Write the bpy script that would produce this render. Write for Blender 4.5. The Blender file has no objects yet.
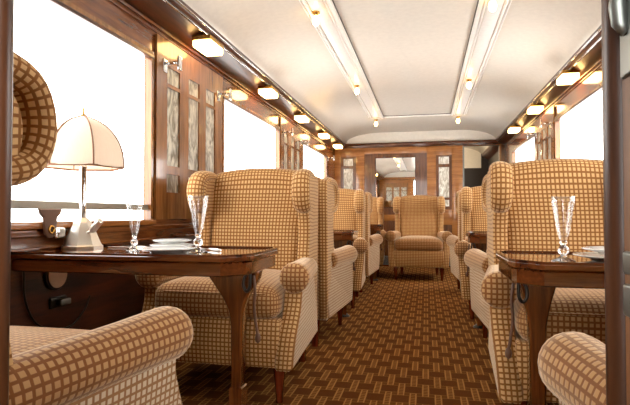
import bpy, math, random
from mathutils import Vector, Matrix
random.seed(7)
PI = math.pi
sc = bpy.context.scene
COL = sc.collection

# ------------------------------------------------------------------ materials
def lin(r, g, b):
    f = lambda c: (c/255/12.92 if c/255 <= .04045 else ((c/255+.055)/1.055)**2.4)
    return (f(r), f(g), f(b), 1)

class NT:
    """small helper around a material's node tree"""
    def __init__(s, name):
        s.m = bpy.data.materials.new(name); s.m.use_nodes = True
        s.t = s.m.node_tree; s.n = s.t.nodes; s.l = s.t.links
        s.b = s.n['Principled BSDF']; s.out = s.n['Material Output']
    def node(s, kind, **kw):
        n = s.n.new(kind)
        for k, v in kw.items(): setattr(n, k, v)
        return n
    def put(s, sock, v):
        if hasattr(v, 'is_output') or isinstance(v, bpy.types.NodeSocket): s.l.new(v, sock)
        else: sock.default_value = v
    def math(s, op, a, b=None, c=None):
        n = s.node('ShaderNodeMath', operation=op)
        s.put(n.inputs[0], a)
        if b is not None: s.put(n.inputs[1], b)
        if c is not None: s.put(n.inputs[2], c)
        return n.outputs[0]
    def step(s, x, lo, hi):      # smooth 0..1
        n = s.node('ShaderNodeMapRange', interpolation_type='SMOOTHSTEP')
        s.put(n.inputs[0], x); n.inputs[1].default_value = lo; n.inputs[2].default_value = hi
        return n.outputs[0]
    def mix(s, f, a, b):
        n = s.node('ShaderNodeMix', data_type='RGBA')
        s.put(n.inputs[0], f); s.put(n.inputs[6], a); s.put(n.inputs[7], b)
        return n.outputs[2]
    def coords(s, which='Object', scale=(1, 1, 1), rot=(0, 0, 0)):
        tc = s.node('ShaderNodeTexCoord'); mp = s.node('ShaderNodeMapping')
        mp.inputs['Scale'].default_value = scale; mp.inputs['Rotation'].default_value = rot
        s.l.new(tc.outputs[which], mp.inputs[0]); return mp.outputs[0]
    def noise(s, vec, scale, detail=3, rough=.5, dist=0):
        n = s.node('ShaderNodeTexNoise'); s.put(n.inputs['Vector'], vec)
        n.inputs['Scale'].default_value = scale; n.inputs['Detail'].default_value = detail
        n.inputs['Roughness'].default_value = rough; n.inputs['Distortion'].default_value = dist
        return n.outputs['Fac']
    def bump(s, h, strength=.3, dist=.002):
        n = s.node('ShaderNodeBump'); n.inputs['Strength'].default_value = strength
        n.inputs['Distance'].default_value = dist; s.put(n.inputs['Height'], h)
        s.l.new(n.outputs[0], s.b.inputs['Normal'])
    def set(s, **kw):
        for k, v in kw.items(): s.put(s.b.inputs[k.replace('_', ' ')], v)

def wood(name, dark, light, axis, rough=.22, coat=.5, scale=1.0):
    """axis = direction the grain runs along"""
    t = NT(name)
    st = {'X': (1.2, 14, 14), 'Y': (14, 1.2, 14), 'Z': (14, 14, 1.2)}[axis]
    v = t.coords('Object', tuple(a*scale for a in st))
    n1 = t.noise(v, 1.6, 4, .6, .8)
    n2 = t.noise(v, 9, 3, .6, .2)
    f = t.math('ADD', t.math('MULTIPLY', n1, .75), t.math('MULTIPLY', n2, .25))
    t.set(Base_Color=t.mix(t.step(f, .32, .68), lin(*dark), lin(*light)),
          Roughness=rough, Coat_Weight=coat, Coat_Roughness=.06)
    return t.m

def plain(name, col, rough=.5, metal=0, coat=0, emit=None, es=0):
    t = NT(name)
    v = t.coords('Object', (1, 1, 1)); n = t.noise(v, 30, 2)
    c = lin(*col); d = tuple(x*.86 for x in c[:3])+(1,)
    t.set(Base_Color=t.mix(n, d, c), Roughness=rough, Metallic=metal, Coat_Weight=coat)
    if emit: t.set(Emission_Color=lin(*emit), Emission_Strength=es)
    return t.m

def fabric(name, sqs, lns):
    t = NT(name)
    uv = t.node('ShaderNodeUVMap').outputs[0]
    sp = t.node('ShaderNodeSeparateXYZ'); t.l.new(uv, sp.inputs[0])
    p, w = .0192, .36
    def cell(s):
        f = t.math('FRACT', t.math('DIVIDE', s, p))
        d = t.math('ABSOLUTE', t.math('SUBTRACT', f, .5))        # .5 at the line, 0 mid square
        return t.step(d, .5-w/2+.05, .5-w/2-.05)
    sq = t.math('MULTIPLY', cell(sp.outputs[0]), cell(sp.outputs[1]))
    n = t.noise(t.coords('Object'), 9, 2)
    big = t.math('MULTIPLY_ADD', n, .3, .85)
    hi = t.mix(n, lin(*sqs[0]), lin(*sqs[1]))
    lo = t.mix(n, lin(*lns[0]), lin(*lns[1]))
    t.set(Base_Color=t.mix(sq, lo, hi), Roughness=.85, Sheen_Weight=.8 if 'nap' in name else .5, Sheen_Roughness=.35,
          Sheen_Tint=lin(255, 235, 205))
    t.bump(t.math('ADD', sq, t.math('MULTIPLY', t.noise(t.coords('Object'), 900, 1), .3)), .35, .0015)
    return t.m

def carpet():
    t = NT('woven_carpet')
    v = t.coords('Object'); sp = t.node('ShaderNodeSeparateXYZ'); t.l.new(v, sp.inputs[0])
    P, Q2 = .112, .26
    def off(s, per, c):          # signed distance in metres from the nearest repeat
        f = t.math('FRACT', t.math('ADD', t.math('DIVIDE', s, per), .5-c))
        return t.math('ABSOLUTE', t.math('MULTIPLY', t.math('SUBTRACT', f, .5), per))
    def rect(ax, ay, hw, hh):
        return t.math('MULTIPLY', t.math('LESS_THAN', ax, hw), t.math('LESS_THAN', ay, hh))
    bricks = lad = rung = None
    for cx, cy in ((0, 0), (.5, .5)):
        ax, ay = off(sp.outputs[0], P, cx), off(sp.outputs[1], Q2, cy)
        b = rect(ax, ay, .0385, .044); e = rect(ax, ay, .0410, .0490)
        bx, by = off(sp.outputs[0], P, cx+.5), ay
        L = rect(bx, by, .0155, .082)
        rail = t.math('MULTIPLY', L, t.math('GREATER_THAN', bx, .0100))
        rg = t.math('LESS_THAN', t.math('FRACT', t.math('DIVIDE', sp.outputs[1], .021)), .36)
        rg = t.math('MULTIPLY', t.math('MULTIPLY', L, rg), .7)
        edge = t.math('MULTIPLY', t.math('SUBTRACT', e, b), .4)
        m = t.math('MAXIMUM', t.math('MAXIMUM', rail, rg), edge)
        lad = m if lad is None else t.math('MAXIMUM', lad, m)
        bricks = b if bricks is None else t.math('MAXIMUM', bricks, b)
    n = t.noise(v, 160, 2)
    base = t.mix(bricks, lin(110, 64, 18), lin(98, 53, 9))
    c = t.mix(lad, base, lin(186, 134, 70))
    c = t.mix(t.math('MULTIPLY', n, .3), c, lin(80, 46, 14))
    t.set(Base_Color=c, Roughness=.95, Specular_IOR_Level=.15)
    t.bump(t.noise(v, 700, 1), .4, .003)
    return t.m

def relief_glass(name, lo, hi):
    t = NT(name)
    v = t.coords('Object', (1, 1, .4))
    w = t.noise(v, 13, 3, .5, 2.4); w2 = t.noise(v, 60, 2, .5, .5)
    f = t.math('ADD', t.math('MULTIPLY', w, .82), t.math('MULTIPLY', w2, .18))
    r = t.step(f, .36, .62)
    t.set(Base_Color=t.mix(r, lin(*lo), lin(*hi)), Roughness=.35)
    t.bump(f, .8, .01)
    return t.m

def clear_pane():
    t = NT('window_pane')
    tr = t.node('ShaderNodeBsdfTransparent'); gl = t.node('ShaderNodeBsdfGlossy'); gl.inputs['Roughness'].default_value = .02
    mx = t.node('ShaderNodeMixShader'); mx.inputs[0].default_value = .05; t.l.new(tr.outputs[0], mx.inputs[1]); t.l.new(gl.outputs[0], mx.inputs[2])
    t.l.new(mx.outputs[0], t.out.inputs[0]); return t.m

def crystal():
    t = NT('clear_crystal')
    t.set(Base_Color=(1, 1, 1, 1), Roughness=.0, Transmission_Weight=1.0, IOR=1.5); return t.m

def thin_crystal():
    t = NT('thin_crystal')
    tr = t.node('ShaderNodeBsdfTransparent'); gl = t.node('ShaderNodeBsdfGlossy'); gl.inputs['Roughness'].default_value = .03
    lw = t.node('ShaderNodeLayerWeight'); lw.inputs[0].default_value = .35
    f = t.math('MULTIPLY_ADD', t.math('POWER', lw.outputs['Facing'], 2.2), .75, .07)
    mx = t.node('ShaderNodeMixShader'); t.l.new(f, mx.inputs[0]); t.l.new(tr.outputs[0], mx.inputs[1]); t.l.new(gl.outputs[0], mx.inputs[2])
    t.l.new(mx.outputs[0], t.out.inputs[0]); return t.m

def silk():
    t = NT('cream_silk')
    d = t.node('ShaderNodeBsdfDiffuse'); tr = t.node('ShaderNodeBsdfTranslucent'); mx = t.node('ShaderNodeMixShader')
    n = t.noise(t.coords('Object', (60, 60, 4)), 3, 2)
    c = t.mix(n, lin(228, 210, 190), lin(236, 220, 202))
    t.l.new(c, d.inputs[0]); t.l.new(c, tr.inputs[0]); mx.inputs[0].default_value = .13
    t.l.new(d.outputs[0], mx.inputs[1]); t.l.new(tr.outputs[0], mx.inputs[2]); t.l.new(mx.outputs[0], t.out.inputs[0])
    return t.m

def lampglass(name, col, s):
    t = NT(name)
    t.set(Base_Color=lin(250, 235, 205), Roughness=.3, Emission_Color=lin(*col), Emission_Strength=s); return t.m

M = dict(
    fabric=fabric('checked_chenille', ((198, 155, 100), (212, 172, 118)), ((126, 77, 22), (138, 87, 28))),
    nap=fabric('checked_chenille_worn_nap', ((172, 129, 80), (188, 146, 96)), ((116, 66, 17), (128, 76, 22))),  # same chenille, darkened: shading of the turned pile put into the colour
    pale=fabric('checked_chenille_pale_side', ((202, 182, 152), (212, 194, 164)), ((144, 100, 58), (156, 112, 70))), carpet=carpet(), relief=relief_glass('relief_glass', (112, 102, 80), (212, 207, 190)), palerelief=relief_glass('pale_relief_glass', (178, 168, 146), (250, 248, 238)), pane=clear_pane(), crystal=crystal(), thin=thin_crystal(), silk=silk(),  # pale: same chenille again, window light and grazing sheen put into the colour
    honeyZ=wood('honey_wood_upright', (110, 67, 30), (158, 104, 54), 'Z'),
    honeyY=wood('honey_wood_lengthwise', (124, 72, 28), (168, 106, 50), 'Y'),
    honeyX=wood('honey_wood_crosswise', (138, 84, 36), (182, 120, 60), 'X'),
    brownZ=wood('brown_wood_upright', (76, 42, 18), (116, 68, 34), 'Z'),
    brownY=wood('brown_wood_lengthwise', (82, 40, 16), (132, 74, 34), 'Y', .15),
    darkY=wood('dark_mahogany_lengthwise', (44, 20, 9), (88, 44, 20), 'Y', .34, .15),
    darkX=wood('dark_mahogany_crosswise', (52, 24, 10), (96, 46, 20), 'X', .14, .8),
    darkZ=wood('dark_mahogany_upright', (50, 22, 9), (98, 46, 18), 'Z', .2, .6),
    tableX=wood('table_mahogany', (62, 28, 10), (106, 56, 23), 'X', .1, 1.0),
    tableZ=wood('table_leg_mahogany', (72, 36, 14), (118, 66, 28), 'Z', .16, .8),
    jamb=wood('door_jamb_wood', (42, 21, 8), (78, 42, 16), 'Z', .42, .1),
    doorwood=wood('door_edge_wood', (96, 58, 24), (134, 86, 40), 'Z', .5, 0),
    leg=wood('chair_leg_wood', (74, 26, 10), (116, 46, 20), 'Z', .2, .6),
    cream=plain('cream_ceiling_paint', (238, 232, 221), .26),
    white=plain('white_moulding_paint', (252, 250, 246), .28),
    gapdark=plain('shadow_gap_grey', (84, 80, 72), .5),
    chrome=plain('chrome', (225, 225, 225), .09, 1),
    silver=plain('silver_plate', (240, 236, 226), .28, 1),
    brass=plain('brass', (196, 152, 78), .25, 1),
    iron=plain('dark_iron', (62, 58, 54), .32, .9),
    steel=plain('grey_steel', (128, 132, 128), .38, .85),
    greybar=plain('grey_enamel', (150, 146, 134), .45),
    leather=plain('brown_leather', (96, 62, 40), .5),
    china=plain('white_china', (240, 242, 240), .12, 0, .6),
    dial=plain('pale_pearl', (236, 216, 202), .4),
    braid=plain('brown_braid', (142, 100, 74), .8),
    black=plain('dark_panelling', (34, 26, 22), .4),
    box=lampglass('lit_lamp_glass', (255, 204, 128), 8.5),
    bulb=lampglass('lit_bulb_glass', (255, 206, 136), 9.0), softbulb=lampglass('table_lamp_bulb', (255, 220, 170), 8.0),
)
def mirror_mat():
    t = NT('mirror_silver'); t.set(Base_Color=(.9, .9, .88, 1), Metallic=1.0, Roughness=.015); return t.m
M['mirror'] = mirror_mat()

# ------------------------------------------------------------------ mesh helpers
class MB:
    def __init__(s): s.v = []; s.f = []; s.uv = []; s.sm = []
    def face(s, idx, uvs=None, smooth=False):
        s.f.append(idx); s.uv.append(uvs or [(0, 0)]*len(idx)); s.sm.append(smooth)
    def box(s, x0, x1, y0, y1, z0, z1, r=0.0):
        if r > 0:
            return s.rbox((x0+x1)/2, (y0+y1)/2, (z0+z1)/2, abs(x1-x0)/2, abs(y1-y0)/2, abs(z1-z0)/2, r, n=1)
        b = len(s.v)
        s.v += [(x, y, z) for x in (x0, x1) for y in (y0, y1) for z in (z0, z1)]
        for q in ((0, 1, 3, 2), (4, 6, 7, 5), (0, 4, 5, 1), (2, 3, 7, 6), (0, 2, 6, 4), (1, 5, 7, 3)):
            idx = [b+i for i in q]
            P = [s.v[i] for i in idx]
            s.face(idx, [s._buv(p, P) for p in P])
        return s
    def _buv(s, p, P):
        sp = [max(q[i] for q in P)-min(q[i] for q in P) for i in range(3)]
        k = sp.index(min(sp)); a = [i for i in range(3) if i != k]
        return (p[a[0]], p[a[1]])
    def rbox(s, cx, cy, cz, hx, hy, hz, r, n=6, m=3, warp=None):
        """rounded box; n = inner divisions, m = divisions of the rounding; warp(p)->p deforms"""
        h = (hx, hy, hz); r = min(r, hx, hy, hz)
        def ticks(a):
            inner = a-r
            t = [-a + r*(1-math.cos(PI/2*i/m)) for i in range(m)] + [-inner + 2*inner*i/n for i in range(n+1)]
            return t + [-x for x in reversed(t[:m])]
        key = {}
        def vert(p):
            k = tuple(round(c, 5) for c in p)
            if k in key: return key[k]
            q = [max(-(h[i]-r), min(h[i]-r, p[i])) for i in range(3)]
            d = Vector([p[i]-q[i] for i in range(3)])
            if d.length > 1e-9: d = d.normalized()*r
            w = (cx+q[0]+d.x, cy+q[1]+d.y, cz+q[2]+d.z)
            if warp: w = warp(w)
            s.v.append(tuple(w)); key[k] = len(s.v)-1
            return key[k]
        for ax in range(3):
            a, b = [i for i in range(3) if i != ax]
            ta, tb = ticks(h[a]), ticks(h[b])
            for sg in (-1, 1):
                for i in range(len(ta)-1):
                    for j in range(len(tb)-1):
                        c = []
                        uvs = []
                        for (u, w) in ((ta[i], tb[j]), (ta[i+1], tb[j]), (ta[i+1], tb[j+1]), (ta[i], tb[j+1])):
                            p = [0, 0, 0]; p[ax] = sg*h[ax]; p[a] = u; p[b] = w
                            c.append(vert(p)); uvs.append((u, w))
                        flip = (sg < 0) != (ax == 1)
                        if flip: c.reverse(); uvs.reverse()
                        if len(set(c)) >= 3:
                            if len(set(c)) < 4:
                                cc, uu = [], []
                                for k_, u_ in zip(c, uvs):
                                    if k_ not in cc: cc.append(k_); uu.append(u_)
                                c, uvs = cc, uu
                            s.face(c, uvs, True)
        return s
    def sweep(s, path, radii, seg=20, flat=1.0, uvr=None, cap=True, up=(0, 0, 1)):
        """tube along path; flat squashes it across the second axis"""
        P = [Vector(p) for p in path]; n = len(P); b = len(s.v)
        up = Vector(up); L = 0; R = uvr or max(radii); Ls = []
        side = None
        for i in range(n):
            T = (P[min(i+1, n-1)]-P[max(i-1, 0)]).normalized()
            if side is None:
                side = T.cross(up)
                if side.length < 1e-4: side = T.cross(Vector((1, 0, 0)))
            side = (side - T*side.dot(T)).normalized(); nr = side.cross(T).normalized()
            if i: L += (P[i]-P[i-1]).length
            Ls.append(L)
            for k in range(seg):
                a = 2*PI*k/seg
                s.v.append(tuple(P[i] + side*(math.cos(a)*radii[i]) + nr*(math.sin(a)*radii[i]*flat)))
        for i in range(n-1):
            for k in range(seg):
                k2 = (k+1) % seg
                q = [b+i*seg+k, b+i*seg+k2, b+(i+1)*seg+k2, b+(i+1)*seg+k]
                ua, ub = 2*PI*R*k/seg, 2*PI*R*(k+1)/seg
                s.face(q, [(ua, Ls[i]), (ub, Ls[i]), (ub, Ls[i+1]), (ua, Ls[i+1])], True)
        if cap:
            for i in (0, n-1):
                idx = [b+i*seg+k for k in range(seg)]
                if i == 0: idx.reverse()
                s.face(idx, [(math.cos(2*PI*k/seg)*R, math.sin(2*PI*k/seg)*R) for k in range(seg)])
        return s
    def lathe(s, prof, seg=20, c=(0, 0, 0), flatshade=False, phase=0):
        b = len(s.v)
        for r, z in prof:
            for k in range(seg):
                a = 2*PI*(k+phase)/seg; s.v.append((c[0]+r*math.cos(a), c[1]+r*math.sin(a), c[2]+z))
        for i in range(len(prof)-1):
            for k in range(seg):
                k2 = (k+1) % seg
                s.face([b+i*seg+k, b+i*seg+k2, b+(i+1)*seg+k2, b+(i+1)*seg+k], None, not flatshade)
        for i in (0, len(prof)-1):
            if prof[i][0] > 1e-4:
                idx = [b+i*seg+k for k in range(seg)]
                if i == 0: idx.reverse()
                s.face(idx)
        return s
    def prism(s, outline, a0, a1, axis='X', bev=0.0):
        """outline in the two other axes (YZ, XZ or XY) pushed from a0 to a1"""
        mk = {'X': lambda a, p: (a, p[0], p[1]), 'Y': lambda a, p: (p[0], a, p[1]), 'Z': lambda a, p: (p[0], p[1], a)}[axis]
        n = len(outline); b = len(s.v); L = [0]
        for i in range(n):
            p, q = outline[i], outline[(i+1) % n]; L.append(L[-1]+math.hypot(q[0]-p[0], q[1]-p[1]))
        rings = [(a0, 0), (a1, 0)] if bev <= 0 else [(a0, -bev), (a0+math.copysign(bev, a1-a0), 0), (a1-math.copysign(bev, a1-a0), 0), (a1, -bev)]
        area = sum(outline[i][0]*outline[(i+1) % n][1]-outline[(i+1) % n][0]*outline[i][1] for i in range(n))
        for a, o in rings:
            for i in range(n):
                p0, p, p1 = outline[i-1], outline[i], outline[(i+1) % n]
                if o:
                    def nrm(u, w):
                        d = Vector((w[0]-u[0], w[1]-u[1]));
                        if d.length < 1e-9: return Vector((0, 0))
                        d.normalize(); k = Vector((d.y, -d.x)); return k if area > 0 else -k
                    m_ = nrm(p0, p)+nrm(p, p1)
                    if m_.length > 1e-6: m_ = m_.normalized()*(1/max(.6, m_.length/2))
                    p = (p[0]+m_.x*o, p[1]+m_.y*o)
                s.v.append(mk(a, p))
        for r in range(len(rings)-1):
            for i in range(n):
                j = (i+1) % n
                s.face([b+r*n+i, b+r*n+j, b+(r+1)*n+j, b+(r+1)*n+i],
                       [(rings[r][0], L[i]), (rings[r][0], L[i+1]), (rings[r+1][0], L[i+1]), (rings[r+1][0], L[i])], len(outline) > 12)
        s.face([b+i for i in reversed(range(n))], [tuple(outline[i]) for i in reversed(range(n))])
        k = (len(rings)-1)*n
        s.face([b+k+i for i in range(n)], [tuple(outline[i]) for i in range(n)])
        return s
    def mirror_x(s):
        s.v = [(-x, y, z) for x, y, z in s.v]
        s.f = [list(reversed(f)) for f in s.f]; s.uv = [list(reversed(u)) for u in s.uv]
        return s
    def build(s, name, mat, parent=None, bevel=0):
        me = bpy.data.meshes.new(name); me.from_pydata(s.v, [], s.f); me.update()
        uvl = me.uv_layers.new(name='UVMap')
        flat = [c for u in s.uv for c in u]
        if len(flat) == len(me.loops):
            for i, c in enumerate(flat): uvl.data[i].uv = c
        for p, sm in zip(me.polygons, s.sm): p.use_smooth = sm
        import bmesh
        bm = bmesh.new(); bm.from_mesh(me); bmesh.ops.recalc_face_normals(bm, faces=bm.faces); bm.to_mesh(me); bm.free()
        o = bpy.data.objects.new(name, me); me.materials.append(M[mat] if isinstance(mat, str) else mat)
        COL.objects.link(o)
        if parent is not None: o.parent = parent
        if bevel:
            md = o.modifiers.new('bevel', 'BEVEL'); md.width = bevel; md.segments = 2; md.limit_method = 'ANGLE'; md.angle_limit = math.radians(40)
        return o

def tag(o, label, cat, group=None):
    o['label'] = label; o['category'] = cat
    if group: o['group'] = group
    return o
def thing(name, loc, label, cat, group=None, rz=0.0):
    o = bpy.data.objects.new(name, None); COL.objects.link(o); o.location = loc; o.rotation_euler = (0, 0, rz); o.empty_display_size = .1
    return tag(o, label, cat, group)
def struct(o): o['kind'] = 'structure'; return o
def dup(root, loc, rz=0.0, label=None, group=None, scale=None):
    r = root.copy(); COL.objects.link(r); r.location = loc; r.rotation_euler = (0, 0, rz)
    if label: r['label'] = label
    if group: r['group'] = group
    if scale: r.scale = scale
    for ch in list(root.children):
        c = ch.copy(); COL.objects.link(c); c.parent = r
        for g in list(ch.children):
            d = g.copy(); COL.objects.link(d); d.parent = c
    return r

# ------------------------------------------------------------------ dimensions (metres)
XL, XR = -1.35, 1.29          # side walls
Y0, Y1 = .40, 8.25             # doorway partition, far wall
WZ0, WZ1 = .80, 1.72          # window sill and head
LW = [(1.03, 2.53), (3.51, 5.0), (5.99, 7.5)]
RW = [(1.1, 2.6), (3.55, 5.05), (5.93, 7.45)]
DX0, DX1, DZ = .68, 1.23, 1.89 # doorway in the far wall
PX0, PX1 = -.268, .256          # doorway the picture is taken through

# ------------------------------------------------------------------ floor, walls, ceiling
struct(MB().box(XL-.08, XR+.08, -.9, 10.4, -.06, 0).build('floor', 'carpet'))

def side_wall(name, x, sx, wins):
    mb = MB(); a, b = (x, x+sx*.035)
    mb.box(a, b, Y0-.08, Y1+.08, 0, WZ0); mb.box(a, b, Y0-.08, Y1+.08, WZ1, 2.0)
    e = [Y0-.08] + [v for w in wins for v in w] + [Y1+.08]
    for i in range(0, len(e), 2): mb.box(a, b, e[i], e[i+1], WZ0, WZ1)
    return struct(mb.build(name, 'brownY'))
wl = side_wall('wall_left', XL, -1, LW)
wr = side_wall('wall_right', XR, 1, RW)

nwin = 0
for x, sx, wins in ((XL, -1, LW), (XR, 1, RW)):
    for y0, y1 in wins:
        nwin += 1
        root = bpy.data.objects.new('window_%d' % nwin, None); COL.objects.link(root); root.location = (x, (y0+y1)/2, WZ0); root['kind'] = 'structure'
        w = (y1-y0)/2; h = WZ1-WZ0; i = -sx
        fr = MB(); t = .022
        for (a, b, c, d) in ((-w, -w+t, 0, h), (w-t, w, 0, h), (-w+t, w-t, h-t, h)): fr.box(sx*.033, i*.012, a, b, c, d)
        fr.build('window_frame', 'honeyZ', root)
        si = MB(); si.box(sx*.034, i*.03, -w-.01, w+.01, -.028, .0, .006); si.build('window_sill', 'honeyY', root)
        gl = MB(); gl.box(sx*.026, sx*.030, -w+t, w-t, 0, h-t); gl.build('window_pane', 'pane', root)
        br = MB(); br.box(sx*.022, sx*.002, -w+t, w-t, .05, .082, .004); br.build('sash_bar', 'greybar', root)
        hd = MB(); hd.box(sx*.02, i*.016, -w, w, h-t-.018, h-t, .003); hd.build('blind_rail', 'darkY', root)

def lunette(mb, y0, y1, zlo=1.96):
    pts = [(x, z) for x, z in CEIL]
    mb.prism([(CEIL[0][0], zlo)] + pts + [(CEIL[-1][0], zlo)], y0, y1, 'Y')
CEIL = []
for k in range(13):
    a = PI/2*k/12; CEIL.append((-1.175 + .56*(1-math.cos(a)) , 1.965 + .18*math.sin(a)))
CEIL += [(-x, z) for x, z in reversed(CEIL)]
def ceiling_strip(y0, y1, mb):
    n = len(CEIL); b = len(mb.v); up = .03
    for y in (y0, y1):
        mb.v += [(x, y, z) for x, z in CEIL] + [(x, y, z+up) for x, z in CEIL]
    m = 2*n
    for i in range(n-1):
        mb.face([b+i, b+i+1, b+m+i+1, b+m+i], None, True)
        mb.face([b+n+i, b+m+n+i, b+m+n+i+1, b+n+i+1], None, True)
    for o in (0, m): 
        for i in range(n-1): mb.face([b+o+i, b+o+n+i, b+o+n+i+1, b+o+i+1])
    for i in (0, n-1): mb.face([b+i, b+m+i, b+m+n+i, b+n+i])
mb = MB(); ceiling_strip(-.9, 10.4, mb)
mb.box(XL-.08, -1.17, -.9, 10.4, 1.985, 2.02); mb.box(1.17, XR+.08, -.9, 10.4, 1.985, 2.02)
struct(mb.build('ceiling', 'cream'))

# raised frame on the ceiling: two long strips and the cross strip, ribbed
def ribs(along, x0, sg, a0, a1):
    mb = MB(); zc = 2.146
    for o, w, d in ((0, .026, .030), (.034, .016, .018), (.058, .096, .007), (.162, .014, .022), (.186, .012, .013)):
        lo, hi = sorted((x0+sg*o, x0+sg*(o+w)))
        if along == 'Y': mb.box(lo, hi, a0, a1, zc-d, zc+.004, .003)
        else: mb.box(a0, a1, lo, hi, zc-d, zc+.004, .003)
    return mb
struct(ribs('Y', -.44, -1, 1.0, 6.88).build('trim_1', 'white'))
struct(ribs('Y', .44, 1, 1.0, 6.88).build('trim_2', 'white'))
mb = MB()
for o, w, d in ((0, .026, .022), (.032, .016, .012)): mb.box(-.47, .47, 6.86+o, 6.86+o+w, 2.146-d, 2.15, .003)
struct(mb.build('trim_3', 'white'))
mb = MB(); mb.box(-.44, -.434, 1.0, 6.86, 2.1385, 2.1475); mb.box(.434, .44, 1.0, 6.86, 2.1385, 2.1475); mb.box(-.44, .44, 6.854, 6.86, 2.1385, 2.1475)
struct(mb.build('trim_4', 'gapdark'))

# cornice: sloping soffit, nosing and bright bead along both sides
def cornice(name, xw, xe, s, zs):
    pts = [(xw, zs), (xe-s*(-.004), 1.94), (xe, 1.94), (xe+s*-.012, 1.952), (xe+s*-.02, 1.966), (xe+s*-.02, 1.985), (xw, 1.985)]
    return MB().prism(pts, Y0, Y1, 'Y')
struct(cornice('c', XL, -1.185, -1, 1.885).build('trim_5', 'darkY'))
struct(cornice('c', XR, 1.185, 1, 1.89).build('trim_6', 'darkY'))
for k, s in ((7, -1), (8, 1)):
    mb = MB(); mb.sweep([(s*1.197, Y0, 1.935), (s*1.197, Y1, 1.935)], [.0065]*2, 10); mb.sweep([(s*1.168, Y0, 1.962), (s*1.168, Y1, 1.962)], [.006]*2, 10)
    struct(mb.build('trim_%d' % k, 'chrome'))
# wall mouldings: line above the windows, chair rail and baseboards
k = 8
for x, s, wins in ((XL, 1, LW), (XR, -1, RW)):
    k += 1
    mb = MB(); mb.box(x, x+s*.008, Y0, Y1, 1.842, 1.852, .003); mb.box(x, x+s*.014, Y0, Y1, 1.868, 1.886, .004)
    mb.box(x, x+s*.02, Y0, Y1, .742, .770, .006); mb.box(x, x+s*.012, Y0, Y1, .690, .702, .004)
    struct(mb.build('trim_%d' % k, 'brownY'))
    struct(MB().box(x, x+s*.015, Y0, Y1, 0, .12, .004).build('baseboard_left' if s > 0 else 'baseboard_right', 'darkY'))
    k += 1
    mb = MB(); mb.box(x, x+s*.006, Y0, Y1, .12, .69)
    struct(mb.build('trim_%d' % k, 'darkY'))

# far wall with its doorway, cornice and white lunette
mb = MB(); mb.box(XL-.08, DX0, Y1, Y1+.06, 0, 1.93); mb.box(DX1, XR+.08, Y1, Y1+.06, 0, 1.93); mb.box(DX0, DX1, Y1, Y1+.06, DZ, 1.93)
struct(mb.build('wall_back', 'brownZ'))
mb = MB(); lunette(mb, Y1, Y1+.06, 1.93); struct(mb.build('wall_back_top', 'cream'))
mb = MB(); mb.box(XL+.12, XR-.08, Y1-.05, Y1, 1.915, 1.975, .01); mb.box(XL+.1, XR-.06, Y1-.03, Y1, 1.90, 1.918, .004)
struct(mb.build('trim_13', 'darkX'))
mb = MB()                                        # honey frames of the far wall
for a, b in ((XL, -1.25), (-1.0, -.86), (.13, .27), (.51, DX0)): mb.box(a, b, Y1-.012, Y1, .12, 1.90, .003)
mb.box(-1.25, -1.0, Y1-.012, Y1, 1.755, 1.90, .003); mb.box(.27, .51, Y1-.012, Y1, 1.755, 1.90, .003)
mb.box(-.86, .13, Y1-.012, Y1, 1.80, 1.90, .003); mb.box(-1.25, -1.0, Y1-.012, Y1, .66, .90, .003); mb.box(.27, .51, Y1-.012, Y1, .66, .90, .003)
mb.box(-.86, .13, Y1-.012, Y1, .72, .82, .003)
struct(mb.build('trim_14', 'honeyX'))
struct(MB().box(XL, DX0, Y1-.018, Y1, 0, .12, .004).build('baseboard_back', 'darkX'))
mb = MB(); mb.box(DX0-.005, DX0+.018, Y1-.02, Y1+.07, 0, DZ); struct(mb.build('trim_15', 'steel'))
mb = MB(); mb.box(DX1-.012, DX1+.01, Y1-.02, Y1+.07, 0, DZ); struct(mb.build('trim_16', 'honeyZ'))
# passage beyond the far doorway
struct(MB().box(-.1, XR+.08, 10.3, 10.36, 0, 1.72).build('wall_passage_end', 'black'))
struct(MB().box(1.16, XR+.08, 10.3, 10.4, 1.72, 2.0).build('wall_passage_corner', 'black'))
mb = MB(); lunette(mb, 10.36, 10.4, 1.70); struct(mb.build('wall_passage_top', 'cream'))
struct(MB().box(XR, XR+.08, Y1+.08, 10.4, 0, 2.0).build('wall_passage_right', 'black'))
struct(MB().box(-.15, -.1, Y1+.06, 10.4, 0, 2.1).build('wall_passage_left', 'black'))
mb = MB(); mb.prism([(XR, 1.87), (1.185, 1.94), (1.165, 1.966), (1.165, 1.985), (XR, 1.985)], Y1+.06, 10.3, 'Y'); struct(mb.build('trim_17', 'darkY'))

# partition with the doorway the picture looks through
mb = MB(); mb.box(XL-.08, PX0, Y0-.07, Y0, 0, 1.93); mb.box(PX1, XR+.08, Y0-.07, Y0, 0, 1.93); mb.box(PX0, PX1, Y0-.07, Y0, 1.89, 1.93)
struct(mb.build('wall_front', 'brownZ'))
mb = MB(); lunette(mb, Y0-.07, Y0, 1.93); struct(mb.build('wall_front_top', 'cream'))
mb = MB(); mb.box(XL+.12, XR-.1, Y0, Y0+.04, 1.91, 1.975, .01)
for a, b in ((XL+.03, -1.16), (-.43, PX0-.012)): mb.box(a, b, Y0, Y0+.012, .12, 1.9, .003)
mb.box(-1.16, -.43, Y0, Y0+.012, 1.80, 1.9, .003)
struct(mb.build('trim_18', 'honeyX'))

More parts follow.
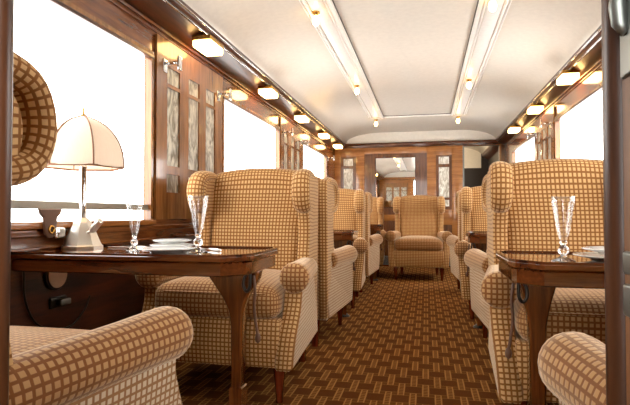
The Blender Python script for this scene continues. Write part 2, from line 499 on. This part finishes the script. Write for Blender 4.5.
# entrance lobby behind the partition: plain panelled sides
mb = MB(); mb.box(XL-.08, XL, -.9, Y0-.07, 0, 2.0); struct(mb.build('wall_lobby_left', 'brownY'))
mb = MB(); mb.box(XR, XR+.08, -.9, Y0-.07, 0, 2.0); struct(mb.build('wall_lobby_right', 'brownY'))
mb = MB(); mb.box(XL-.08, -.45, -.96, -.9, 0, 2.0); mb.box(.55, XR+.08, -.96, -.9, 0, 2.0); mb.box(-.45, .55, -.96, -.9, 1.95, 2.1); struct(mb.build('wall_lobby_back', 'brownZ'))

# ------------------------------------------------------------------ door jambs at the picture's two edges
d = bpy.data.objects.new('door_1', None); COL.objects.link(d); d.location = (PX1, Y0-.05, 0); d['kind'] = 'structure'
mb = MB(); mb.sweep([(-.0035, .038, 0), (-.0035, .038, 1.9)], [.012]*2, 16); mb.box(-.004, .03, .026, .05, 0, 1.9); mb.build('jamb_nosing', 'jamb', d)
mb = MB(); mb.box(-.009, .03, -.02, .0215, 0, 1.9); mb.build('door_edge', 'doorwood', d)
mb = MB(); mb.box(-.001, .03, .0215, .026, 0, 1.9); mb.build('door_channel', 'iron', d)
mb = MB(); mb.box(-.0115, -.007, -.018, .019, .918, 1.16, .002)
for zz in (.945, 1.005): mb.sweep([(-.011, .008, zz), (-.0145, .008, zz+.007), (-.0155, .008, zz+.018), (-.0145, .008, zz+.029), (-.011, .008, zz+.036)], [.003, .005, .0055, .005, .003], 10)
mb.build('lock_plate', 'steel', d)
mb = MB(); mb.box(-.0115, -.007, -.018, .019, .791, .806, .002); mb.box(-.0115, -.007, -.018, .019, .764, .785, .002); mb.build('hinge', 'steel', d)
d = bpy.data.objects.new('door_2', None); COL.objects.link(d); d.location = (PX0, Y0-.05, 0); d['kind'] = 'structure'
mb = MB(); mb.sweep([(.004, .045, 0), (.004, .045, 1.9)], [.0105]*2, 16); mb.box(-.03, .004, .035, .05, 0, 1.9); mb.build('jamb_nosing', 'jamb', d)
mb = MB(); mb.box(-.03, .004, -.02, .034, 0, 1.9); mb.build('door_edge', 'darkZ', d)
mb = MB(); mb.box(-.002, .0065, .012, .036, .86, .955, .002); mb.build('strike_plate', 'steel', d)

# ------------------------------------------------------------------ wing armchair (faces -Y, front legs on y = 0)
def catmull(pts, n=6):
    P = [Vector(p) for p in pts]; out = []
    for i in range(len(P)-1):
        p0, p1, p2, p3 = P[max(i-1, 0)], P[i], P[i+1], P[min(i+2, len(P)-1)]
        for k in range(n):
            t = k/n
            out.append(.5*((2*p1)+(p2-p0)*t+(2*p0-5*p1+4*p2-p3)*t*t+(3*p1-p0-3*p2+p3)*t**3))
    out.append(P[-1]); return out
def interp(keys, x):
    for (a, b), (c, d_) in zip(keys, keys[1:]):
        if x <= c: return b+(d_-b)*max(0, (x-a))/(c-a)
    return keys[-1][1]

def make_chair(label, group):
    t = thing('wing_armchair', (0, 0, 0), label, 'armchair', group)
    # upholstered base
    def wbase(p):
        x, y, z = p
        if y < 0: y -= .012*math.sin(PI*min(1, max(0, (z-.165)/.21)))
        return (x*(1-.25*max(0, y)), y, z)
    MB().rbox(0, .29, .27, .305, .355, .105, .014, 8, 2, wbase).build('seat_base', 'fabric', t)
    # cushion, crowned and bulging at the front
    def wc(p):
        x, y, z = p
        fx, fy = max(-1, min(1, x/.298)), max(-1, min(1, (y-.235)/.315))
        c = (1-fx**4)*(1-fy**4)
        if z > .44: z += .04*c
        if y < .0: y -= .018*(1-fx**4)
        return (x*(1-.30*max(0, y)), y, z)
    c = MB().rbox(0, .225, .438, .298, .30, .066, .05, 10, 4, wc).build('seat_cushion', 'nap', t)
    pp = MB()
    pts = [(-.24, -.075), (-.262, -.055), (-.27, -.02)]
    path = [(-.25, .30, .492), (-.272, .0, .490), (-.262, -.052, .486), (-.235, -.076, .484)] + [(x, -.083 - .004*(1-(x/.24)**2), .484) for x in (-.15, 0, .15)] + [(.235, -.076, .484), (.262, -.052, .486), (.272, .0, .490), (.25, .30, .492)]
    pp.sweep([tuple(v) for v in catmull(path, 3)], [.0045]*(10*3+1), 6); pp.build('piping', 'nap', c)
    # backrest: reclined slab with an arched top
    lean = [(.17, .0), (.45, .0), (.75, .035), (1.07, .09)]
    def wb(p):
        x, y, z = p
        fx = max(-1, min(1, x/.30))
        if z > 1.0: z += .03*(1-fx*fx)
        dy = interp(lean, z)
        wdt = interp([(.17, .97), (.5, .93), (.75, .95), (.95, 1.0), (1.2, .98)], z)
        if y < .54:
            dy -= .028*(1-fx**4)*math.sin(PI*max(0, min(1, (z-.40)/.62)))
        else: dy *= .35
        return (x*wdt, y+dy, z)
    MB().rbox(0, .55, .615, .285, .10, .445, .05, 12, 4, wb).build('backrest', 'fabric', t)
    for sg in (1, -1):
        # wing: side slab plus a fat roll along its front edge, curling under
        mb = MB()
        front = [(v.x, v.y) for v in catmull([(.405, .52, 0), (.425, .62, 0), (.445, .72, 0), (.44, .80, 0), (.41, .87, 0), (.395, .93, 0), (.41, .985, 0), (.46, 1.025, 0), (.55, 1.045, 0)], 4)]
        rear = [(.645, 1.05), (.68, 1.03), (.685, .95), (.665, .60), (.655, .175), (.40, .175)]
        mb.prism(front+rear, .255, .318, 'X', .012)
        path = catmull([(.288, .54, .862), (.290, .485, .858), (.292, .425, .862), (.292, .378, .885), (.292, .358, .945), (.290, .376, 1.01), (.287, .43, 1.038), (.284, .53, 1.042), (.282, .61, 1.025)], 4)
        keys = [(0, .014), (.12, .022), (.28, .029), (.5, .032), (.75, .031), (.9, .027), (1, .018)]
        n = len(path); rad = [interp(keys, i/(n-1)) for i in range(n)]
        mb.sweep([tuple(v) for v in path], rad, 20, 1.5, .045, True, (1, 0, 0))
        if sg < 0: mb.mirror_x()
        mb.build('wing', 'fabric', t)
        # rolled armrest with a domed scroll at the front
        ys = [.52, .46, .36, .26, .16, .08, .03, .0, -.015, -.026, -.033, -.037]
        rs = [.058, .059, .060, .0615, .0635, .0665, .0685, .068, .064, .053, .034, .012]
        path = [(.352 - .125*max(0, y), y, .548-.01*max(0, y)) for y in ys]
        mb = MB().sweep(path, rs, 24, 1.0, .06)
        for q, (f_, u_) in enumerate(zip(mb.f, mb.uv)):          # dome: the cloth runs on flat over the scroll
            if sum(mb.v[i][1] for i in f_)/len(f_) < -.008: mb.uv[q] = [(mb.v[i][0], mb.v[i][2]) for i in f_]
        if sg < 0: mb.mirror_x()
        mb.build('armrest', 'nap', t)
        # side panel below the roll, its front edge flaring forward to the base
        fr = [(v.x, v.y) for v in catmull([(.0, .575, 0), (.002, .53, 0), (.004, .48, 0), (-.004, .43, 0), (-.032, .37, 0), (-.066, .31, 0), (-.084, .24, 0), (-.088, .165, 0)], 4)]
        mb = MB().prism(fr+[(.64, .165), (.65, .50), (.46, .56)], .305, .388, 'X', .014)
        mb.v = [(x - .125*max(0, y)*min(1, max(.55, (z-.165)/.3)) - .022*(1-min(1, (z-.165)/.33)), y, z) for x, y, z in mb.v]
        if sg < 0: mb.mirror_x()
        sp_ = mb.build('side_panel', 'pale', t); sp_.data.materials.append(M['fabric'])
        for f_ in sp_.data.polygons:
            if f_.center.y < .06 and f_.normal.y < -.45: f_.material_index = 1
        # legs
        mb = MB().lathe([(.013, 0), (.015, .004), (.0175, .05), (.0225, .10), (.0265, .135), (.027, .15), (.022, .162), (.022, .17)], 18, (sg*.285, .0, 0)); mb.build('leg', 'leg', t)
        mb = MB(); b = 0
        for z, y, h in ((0, .635, .017), (.08, .61, .02), (.17, .59, .025)):
            mb.v += [(sg*.235-h, y-h, z), (sg*.235+h, y-h, z), (sg*.235+h, y+h, z), (sg*.235-h, y+h, z)]
        for r in range(2):
            for k in range(4): mb.face([r*4+k, r*4+(k+1) % 4, (r+1)*4+(k+1) % 4, (r+1)*4+k])
        mb.face([3, 2, 1, 0]); mb.face([8, 9, 10, 11]); mb.build('leg', 'leg', t)
    return t

G = 'checked wing armchairs of the saloon'
CL, CR = -.802, .752
chair = make_chair('checked wing armchair facing the doorway behind the left table with the lamp', G)
chair.location = (CL, 2.18, 0)
for x, y, rz, lab in (
    (-.872, 1.150, PI, 'checked wing armchair cut by the left door jamb, before the lamp table'),
    (CL, 3.79, PI, 'left row checked armchair back to back with the one behind the lamp table'),
    (CL, 4.48, 0, 'left row checked armchair facing the doorway behind the second table on the left'),
    (CL, 6.05, PI, 'left row checked armchair facing the far wall, in front of the third left table'),
    (CL, 6.78, 0, 'last checked armchair of the left row, facing the doorway beside the mirror wall'),
    (.02, 6.55, 0, 'lone checked wing armchair facing the camera at the end of the aisle under the mirror'),
    (.755, 1.10, PI, 'checked armchair by the right door jamb of which only the front of one armrest shows'),
    (.735, 2.0, 0, 'checked wing armchair facing the doorway behind the right table with the single flute'),
    (.785, 3.6, PI, 'right row checked armchair back to back with the one behind the flute table'),
    (CR, 4.22, 0, 'right row checked armchair facing the doorway behind the second table on the right'),
    (CR, 5.88, PI, 'farthest checked armchair of the right row, facing the far doorway'),
):
    c = dup(chair, (x, y, 0), rz, lab, G)
    if rz:
        for q in c.children:
            if q.name.startswith('armrest'): q.location.z = -.018
    if x == -.872:                                               # this chair's back stands a little taller
        for q in c.children:
            if q.name.startswith(('wing', 'backrest')): q.location.z += .04
            if q.name.startswith(('armrest', 'side_panel')): q.location.y = -.035

# ------------------------------------------------------------------ wall tables
TZ = .69
def make_table(label, group):
    """origin on the floor under the leg; the table's free end points +X, its other end meets the wall at -X"""
    t = thing('wall_table', (0, 0, 0), label, 'table', group)
    e, w, L = .095, .225, -.775       # free end, half depth, wall end
    def outline(o):
        return [(L, -w-o), (.02, -w-o), (e-.012+o*.4, -w+.075-o*.4), (e+o, -w+.11), (e+o, w-.06), (.06+o*.4, w+o*.7), (.03, w+o), (L, w+o)]
    mb = MB(); mb.prism(outline(.006), TZ-.020, TZ, 'Z', .004); top = mb.build('tabletop', 'tableX', t)
    mb = MB(); mb.prism(outline(-.004), TZ-.066, TZ-.020, 'Z', .004); mb.build('apron', 'tableX', t)
    o1, o2 = outline(.004), outline(-.008); mb = MB()
    for i in range(len(o1)-1):
        b = len(mb.v)
        for z in (TZ-.001, TZ+.006): mb.v += [(*o1[i], z), (*o1[i+1], z), (*o2[i+1], z), (*o2[i], z)]
        for q in ((4, 5, 6, 7), (0, 1, 5, 4), (2, 3, 7, 6), (1, 2, 6, 5), (3, 0, 4, 7)): mb.face([b+k for k in q])
    mb.build('raised_rim', 'darkX', t)
    left = [(v.x, v.y) for v in catmull([(-.115, .624, 0), (-.107, .60, 0), (-.082, .565, 0), (-.048, .515, 0), (-.028, .47, 0), (-.021, .42, 0)], 4)]
    right = [(v.x, v.y) for v in catmull([(.019, .42, 0), (.024, .48, 0), (.043, .535, 0), (.075, .585, 0), (.085, .624, 0)], 4)]
    mb = MB(); mb.prism(left+[(-.019, .20), (.019, .20)]+right, -.028, .028, 'Y', .006)
    lg = mb.build('leg', 'tableZ', t)
    mb = MB(); mb.prism([(-.024, -.03), (.024, -.03), (.024, .03), (-.024, .03)], .012, .205, 'Z', .006); mb.build('leg_foot', 'tableZ', lg)
    mb = MB(); mb.lathe([(.05, 0), (.05, .006), (.036, .014), (.03, .02)], 16); mb.build('floor_flange', 'iron', lg)
    hk = MB(); hk.sweep([tuple(v) for v in catmull([(.05, -.036, .622), (.036, -.038, .60), (.034, -.040, .57), (.046, -.040, .552), (.058, -.040, .57), (.058, -.040, .622)], 4)], [.0055]*21, 10)
    hk.build('hook', 'iron', t)
    st = MB(); st.sweep([tuple(v) for v in catmull([(.075, -.05, .612), (.082, -.052, .56), (.078, -.05, .50), (.085, -.05, .44), (.092, -.05, .40)], 4)], [.005]*17, 8)
    st.lathe([(.0, .372), (.009, .38), (.011, .392), (.008, .405), (.0, .41)], 10, (.092, -.05, 0)); st.build('strap', 'leather', t)
    return t
mb = MB(); mb.prism([(v.x, v.y) for v in catmull([(-.06, .624, 0), (-.056, .60, 0), (-.046, .565, 0), (-.034, .515, 0), (-.027, .47, 0), (-.023, .42, 0)], 4)] + [(-.022, .20), (.022, .20)] +
    [(v.x, v.y) for v in catmull([(.022, .42, 0), (.025, .48, 0), (.034, .535, 0), (.046, .585, 0), (.052, .624, 0)], 4)], -.028, .028, 'Y', .006)
tmp = mb.build('leg', 'tableZ'); narrow_leg = tmp.data; bpy.data.objects.remove(tmp)
GT = 'wall tables between facing armchairs'
tab = make_table('dark polished wall table holding the lit lamp, two flutes and plates', GT)
tab.location = (-.557, 1.78, 0)
for x, y, s, lab in ((-.54, 4.12, 1, 'second dark wall table of the left row, bare, between facing armchairs'),
                     (-.52, 6.42, 1, 'third dark wall table of the left row, small in the distance'),
                     (.462, 1.76, -1, 'dark polished wall table on the right holding one flute and stacked plates'),
                     (.50, 3.93, -1, 'second dark wall table of the right row, bare, beside the aisle')):
    r = dup(tab, (x, y, 0), 0, lab, GT)
    if s < 0:
        r.scale = (-1, 1, 1)
        for q in r.children:
            if q.name.startswith('leg'): q.data = narrow_leg

# ------------------------------------------------------------------ table lamp
LX, LY = -1.265, 1.85
lamp = thing('table_lamp', (LX, LY, TZ), 'silver table lamp with a cream domed shade on the left table', 'lamp')
mb = MB(); mb.lathe([(.082, 0), (.082, .010), (.076, .014), (.066, .035), (.056, .06), (.046, .085), (.036, .105), (.026, .118), (.02, .125)], 8, (0, 0, 0), True, .5)
mb.build('base', 'silver', lamp)
mb = MB(); mb.lathe([(.017, .120), (.017, .125), (.014, .13), (.0135, .33), (.016, .335), (.012, .345), (.006, .36), (.004, .56)], 16); mb.build('stem', 'chrome', lamp)
def shade_r(f): return .168*math.cos(math.asin(min(1, f)))**.9 if f < 1 else 0
SH0, SHH, NG = .332, .212, 6
def shade_pt(k, f, o=0.0):
    r = max(.012, .161*(1-f**2.3)**.6)+o
    return (r*math.cos(2*PI*k/NG+.35), r*math.sin(2*PI*k/NG+.35), SH0+SHH*f)
mb = MB(); N = 12
for k in range(NG):
    b = len(mb.v); sub = 4
    for i in range(N+1):
        f = i/N; A, B = Vector(shade_pt(k, f)), Vector(shade_pt(k+1, f))
        for j in range(sub+1):
            u = j/sub; p = A.lerp(B, u); ax = Vector((0, 0, p.z)); puff = 1+.045*4*u*(1-u)
            mb.v.append(tuple(ax+(p-ax)*puff))
    for i in range(N):
        for j in range(sub):
            q = b+i*(sub+1)+j; mb.face([q, q+1, q+sub+2, q+sub+1], None, True)
shd = mb.build('lamp_shade', 'silk', lamp)
mb = MB()
for k in range(NG): mb.sweep([shade_pt(k, i/N, .001) for i in range(N+1)], [.0032]*(N+1), 6)
mb.sweep([shade_pt(k/4, 0, .0) if k % 4 == 0 else tuple(Vector(shade_pt(k//4, 0)).lerp(Vector(shade_pt(k//4+1, 0)), (k % 4)/4)*1.0) for k in range(NG*4+1)], [.0045]*(NG*4+1), 6)
mb.build('braid_trim', 'braid', shd)
mb = MB(); mb.lathe([(.012, SH0+SHH-.002), (.014, SH0+SHH+.004), (.005, SH0+SHH+.01), (.004, SH0+SHH+.035), (.0, SH0+SHH+.038)], 10); mb.build('finial', 'brass', lamp)
mb = MB(); mb.sweep([(.03, -.02, .062), (.068, -.032, .072)], [.006, .006], 10); mb.sweep([(.066, -.032, .072), (.070, -.033, .075), (.112, -.045, .112), (.116, -.046, .115)], [.010, .014, .014, .010], 14)
mb.build('switch_lever', 'silver', lamp)
mb = MB(); mb.lathe([(.0, -.032), (.02, -.022), (.027, 0), (.022, .02), (.012, .034), (.0, .036)], 14, (0, 0, .41)); mb.build('light_bulb', 'softbulb', lamp)

# ------------------------------------------------------------------ glassware and china
def make_flute(loc, h, w, label, group):
    t = thing('champagne_flute', loc, label, 'glass', group)
    ft = [(w*.50, 0), (w*.50, .003), (w*.34, .008), (w*.16, .014), (w*.10, .019)]
    MB().lathe(ft, 10, (0, 0, 0), True).build('foot', 'crystal', t)
    z0 = h*.09
    st = [(w*.10, z0), (w*.11, z0+h*.012), (w*.20, z0+h*.045), (w*.235, z0+h*.085), (w*.20, z0+h*.125), (w*.11, z0+h*.155), (w*.105, z0+h*.18), (w*.16, z0+h*.20), (w*.16, z0+h*.215), (w*.11, z0+h*.235)]
    MB().lathe(st, 12, (0, 0, 0), False).build('stem', 'crystal', t)
    zb = z0+h*.235
    out = [(w*.11, zb), (w*.17, zb+h*.035), (w*.245, zb+h*.12), (w*.32, zb+h*.28), (w*.39, zb+h*.44), (w*.455, h*.90), (w*.485, h)]
    inn = [(max(.001, r-.0022-.002*(1-(z-zb)/(h-zb))), z+(.006 if i == 0 else 0)) for i, (r, z) in enumerate(out)]
    prof = out+[(inn[-1][0], h)]+list(reversed(inn[:-1]))+[(.0005, zb+.006)]
    MB().lathe(prof, 24).build('bowl', 'thin', t)
    return t
GF = 'crystal flutes'
make_flute((-.99, 1.79, TZ), .178, .062, 'smaller crystal flute in the middle of the left table beside the lamp', GF)
make_flute((-.703, 1.748, TZ), .208, .076, 'tall crystal flute at the aisle end of the left table before the armchair', GF)
make_flute((.512, 1.62, TZ), .192, .068, 'single crystal flute on the right table', GF)

def make_plate(loc, r, label, group=None):
    pr = [(.001, .001), (r*.55, .001), (r*.58, .004), (r*.70, .007), (r*.97, .014), (r, .016), (r*.985, .018), (r*.70, .011), (r*.58, .0085), (.001, .007)]
    o = MB().lathe(pr, 40).build('china_plate', 'china'); o.location = loc
    return tag(o, label, 'plate', group)
GP = 'white china plates'
make_plate((-.805, 1.705, TZ), .105, 'large white china plate at the front of the left table between the flutes', GP)
make_plate((-.885, 1.895, TZ), .088, 'white side plate at the rear of the left table, lower of two', GP)
make_plate((-.885, 1.895, TZ+.019), .078, 'small white saucer stacked on the rear side plate of the left table', GP)
make_plate((.675, 1.69, TZ), .118, 'large lower white plate of the stack on the right table', GP)
make_plate((.685, 1.70, TZ+.019), .10, 'smaller upper white plate stacked on the right table', GP)
def make_knife(loc, rz, label, group):
    t = thing('table_knife', loc, label, 'knife', group, rz)
    MB().prism([(-.005, 0), (.005, 0), (.007, .05), (.006, .10), (.0, .118), (-.005, .10)], .003, .005, 'Z').build('blade', 'silver', t)
    MB().sweep([(0, 0, .005), (0, -.02, .005), (0, -.06, .005), (0, -.09, .005)], [.004, .0045, .005, .0035], 8).build('handle', 'silver', t)
    return t
make_knife((-.70, 1.84, TZ), .9, 'silver knife lying at the aisle end of the left table', 'knives')
make_knife((-1.06, 1.88, TZ), 1.45, 'silver knife lying between the lamp and the plates on the left table', 'knives')

# ------------------------------------------------------------------ wall lamps under the cornice and ceiling bulbs
def make_walllight(label, group):
    t = thing('cornice_light', (0, 0, 0), label, 'light', group)
    MB().rbox(0, 0, -.014, .060, .102, .026, .014, 2, 3).build('glass_shade', 'box', t)
    MB().box(-.062, .062, -.104, .104, .002, .03, .004).build('mounting_plate', 'brass', t)
    return t
GL = 'glass box lights under the left cornice'; GR = 'glass box lights under the right cornice'
ords = ['nearest', 'second', 'third', 'fourth', 'farthest']
wlp = None
for i, y in enumerate((2.95, 4.19, 5.40, 6.64, 7.73)):
    lab = '%s glass box light under the left cornice, counted from the camera' % ords[i]
    if wlp is None:
        wlp = make_walllight(lab, GL); wlp.location = (-1.208, y, 1.884)
    else: dup(wlp, (-1.208, y, 1.884), 0, lab, GL)
for i, y in enumerate((4.26, 5.47, 6.74)):
    dup(wlp, (1.195, y, 1.893), 0, '%s glass box light seen under the right cornice' % ('nearest', 'middle', 'farthest')[i], GR)
bp = None
for sx, nm, xs in ((-1, 'left', (.573, .566, .560)), (1, 'right', (.515, .53, .54))):
    for i, y in enumerate((3.20, 5.14, 7.08)):
        lab = '%s small gilt capped bulb on the %s side of the ceiling frame' % (('nearest', 'middle', 'farthest')[i], nm)
        if bp is None:
            bp = thing('ceiling_bulb', (0, 0, 0), lab, 'light bulb', 'bulbs along the ceiling frame')
            MB().lathe([(.026, 0), (.026, -.008), (.016, -.012), (.014, -.022), (.012, -.024)], 16).build('cap', 'brass', bp)
            MB().lathe([(.010, -.022), (.02, -.036), (.025, -.056), (.021, -.078), (.010, -.089), (.0, -.092)], 16).build('bulb_glass', 'bulb', bp)
            bp.location = (sx*xs[i], y, 2.137)
        else: dup(bp, (sx*xs[i], y, 2.137), 0, lab)
# ------------------------------------------------------------------ panels with relief glass insets
def make_panel(name_label, loc, rz, width, height, cols, cw, rows, group, mat='honeyZ', glass='relief'):
    """local: panel face towards -Y, x across, z up; cols = centres, rows = (z0, z1)"""
    t = thing('inlaid_panel', loc, name_label, 'wall panel', group, rz)
    mb = MB(); xs = sorted([-width/2, width/2] + [c+s*cw/2 for c in cols for s in (-1, 1)])
    for i in range(0, len(xs), 2): mb.box(xs[i], xs[i+1], -.016, -.002, 0, height)
    zs = [0] + [v for r in rows for v in r] + [height]
    for c in cols:
        for i in range(0, len(zs), 2): mb.box(c-cw/2, c+cw/2, -.016, -.002, zs[i], zs[i+1])
    mb.build('panel_board', mat, t)
    for c in cols:
        for z0, z1 in rows:
            g = MB().box(c-cw/2, c+cw/2, -.006, -.002, z0, z1); g.build('glass_inset', glass, t)
    return t
GW = 'relief glass panels between the windows'
rows = [(.155, .26), (.31, .762), (.785, .88)]
for s, x, nm, spans in ((1, XL, 'left', ((2.555, 3.485, 'large three column relief glass panel on the left wall beside the lamp'),
                                          (5.02, 5.97, 'second relief glass panel on the left wall, between the far windows'))),
                        (-1, XR, 'right', ((5.07, 5.91, 'relief glass panel on the right wall between the two visible windows'),))):
    for a, b, lab in spans:
        w = b-a
        make_panel(lab, (x, (a+b)/2, .80), PI/2 if s > 0 else -PI/2, w, 1.03, [-.27*w/.93, 0.0, .255*w/.93], .155, rows, GW)
make_panel('slim relief glass panel in the far wall left of the mirror', (-1.125, Y1, .90), 0, .25, .855, [0.0], .152, [(.05, .15), (.19, .665), (.715, .83)], 'slim relief glass panels in the far wall', 'brownZ', 'palerelief')
make_panel('slim relief glass panel in the far wall between mirror and doorway', (.39, Y1, .90), 0, .24, .855, [0.0], .156, [(.05, .15), (.19, .665), (.715, .83)], 'slim relief glass panels in the far wall', 'brownZ', 'palerelief')
make_panel('three column relief glass panel on the doorway partition, seen only in the mirror', (-.79, Y0, .78), PI, .72, 1.02, [.23, 0.0, -.23], .165, rows, 'relief glass panel in the mirror')

mr = thing('wall_mirror', (-.364, Y1, .94), 'rectangular mirror in the middle of the far wall behind the lone armchair', 'mirror')
MB().box(-.31, .31, -.016, -.004, 0, .79).build('mirror_glass', 'mirror', mr)
mb = MB()
for a, b, c, d_ in ((-.322, -.308, -.012, .802), (.308, .322, -.012, .802), (-.308, .308, -.012, .002), (-.308, .308, .788, .802)): mb.box(a, b, -.02, 0, c, d_, .003)
mb.build('mirror_frame', 'darkZ', mr)

# ------------------------------------------------------------------ small fittings
def make_hook(label, loc, rz, group):
    t = thing('coat_hook', loc, label, 'coat hook', group, rz); t.scale = (1.3, 1.15, 1.25)
    MB().box(-.018, .018, -.006, 0, -.03, .03, .003).build('back_plate', 'chrome', t)
    mb = MB(); mb.sweep([(0, 0, .012), (0, -.05, .012), (0, -.075, .010)], [.007, .007, .006], 10); mb.rbox(0, -.08, .008, .016, .006, .032, .004, 1, 2)
    mb.build('arm', 'chrome', t); return t
GH = 'chrome coat hooks on the window piers'
for y, lab in ((2.645, 'chrome coat hook on the left wall panel nearest the lamp'), (3.41, 'chrome coat hook on the left wall beside the second window'),
               (5.14, 'chrome coat hook at the near edge of the second left wall panel'), (5.86, 'chrome coat hook at the far edge of the second left wall panel'),
               (7.66, 'chrome coat hook on the left wall beside the far corner')):
    make_hook(lab, (XL+(.014 if y < 7 else 0), y, 1.675), PI/2, GH)
for y, lab in ((5.17, 'chrome coat hook on the right wall panel, near edge'), (5.83, 'chrome coat hook on the right wall panel, far edge')):
    make_hook(lab, (XR-.014, y, 1.675), -PI/2, GH)

lt = thing('window_latch', (XL+.02, 1.72, .805), 'brown leather window strap with brass eyelet hanging on the left sill by the lamp', 'window latch')
mb = MB(); mb.prism([(-.062, .045), (.062, .045), (.055, .025), (.036, .01), (.03, -.05), (.012, -.068), (-.012, -.068), (-.03, -.05), (-.036, .01), (-.055, .025)], .012, .024, 'X', .003); mb.build('strap', 'leather', lt)
mb = MB(); mb.sweep([(.026, .013*math.cos(a*PI/8), -.035+.013*math.sin(a*PI/8)) for a in range(17)], [.0045]*17, 8); mb.build('eyelet', 'brass', lt)
mb = MB(); mb.rbox(.018, .045, -.05, .016, .03, .022, .01, 2, 3); mb.build('catch', 'chrome', lt)

ds = thing('wall_vent', (XL+.006, 1.79, .585), 'round pale disc fitting on the dark wall below the left table', 'vent')
def disc(r, t0, t1):
    mb = MB(); n = 28
    mb.prism([(r*math.cos(2*PI*i/n), r*math.sin(2*PI*i/n)) for i in range(n)], t0, t1, 'X', .004); return mb
disc(.062, 0, .012).build('rim', 'iron', ds); disc(.052, .012, .018).build('face', 'dial', ds)
lc = thing('wall_catch', (XL+.006, 1.80, .475), 'small rectangular metal catch on the dark wall below the round disc', 'catch')
MB().box(0, .014, -.045, .045, -.022, .022, .004).build('plate', 'iron', lc); MB().rbox(.026, .01, .0, .014, .03, .013, .006, 1, 2).build('bolt', 'steel', lc)
cb = MB().sweep([tuple(v) for v in catmull([(XL+.012, 1.62, .62), (XL+.014, 1.63, .50), (XL+.014, 1.70, .40), (XL+.014, 1.86, .36), (XL+.014, 1.96, .41), (XL+.014, 2.0, .47)], 6)], [.004]*31, 8).build('power_cable', 'iron')
tag(cb, 'thin dark cable looping on the wall below the left table', 'cable')
for x, lab in ((-.50, 'grey vent grille at the foot of the far wall left of the lone armchair'), (.495, 'grey vent grille at the foot of the far wall right of the lone armchair')):
    v = thing('vent_grille', (x, Y1-.018, .02), lab, 'vent', 'floor level vents of the far wall')
    mb = MB()
    for a, b, c, d_ in ((-.075, .075, 0, .012), (-.075, .075, .128, .14), (-.075, -.065, .012, .128), (.065, .075, .012, .128)): mb.box(a, b, -.012, 0, c, d_)
    mb.build('frame', 'steel', v)
    mb = MB()
    for i in range(7): mb.box(-.065, .065, -.008, -.002, .018+i*.016, .026+i*.016)
    mb.build('grille', 'steel', v)

# ------------------------------------------------------------------ daylight and camera
w = bpy.data.worlds.new('daylight'); sc.world = w; w.use_nodes = True
bg = w.node_tree.nodes['Background']; bg.inputs[0].default_value = (1.0, .985, .95, 1); bg.inputs[1].default_value = 5.0
def point(name, loc, e, r, col=(1, .8, .55)):
    l = bpy.data.lights.new(name, 'POINT'); l.energy = e; l.shadow_soft_size = r; l.color = col
    o = bpy.data.objects.new(name, l); COL.objects.link(o); o.location = loc; return o
point('passage_fill', (.4, 9.4, 1.9), 18, .08)  # unseen light without a fixture, added to brighten the passage

cam = bpy.data.cameras.new('camera'); cam.sensor_width = 36; cam.lens = 510/630*36; cam.clip_start = .02
co = bpy.data.objects.new('camera', cam); COL.objects.link(co); sc.camera = co
h, p = math.radians(12.3293), math.radians(1.2917)
co.location = (.12, 0, .83); co.rotation_euler = (PI/2+p, 0, h)

vs = sc.view_settings
sc.display_settings.display_device = 'sRGB'
vs.view_transform = 'Standard'; vs.look = 'None'; vs.gamma = 1; vs.use_curve_mapping = False; vs.exposure = 0.78
sc.cycles.max_bounces = 10; sc.cycles.diffuse_bounces = 5; sc.cycles.glossy_bounces = 5; sc.cycles.transmission_bounces = 10
sc.cycles.transparent_max_bounces = 12; sc.cycles.sample_clamp_indirect = 8
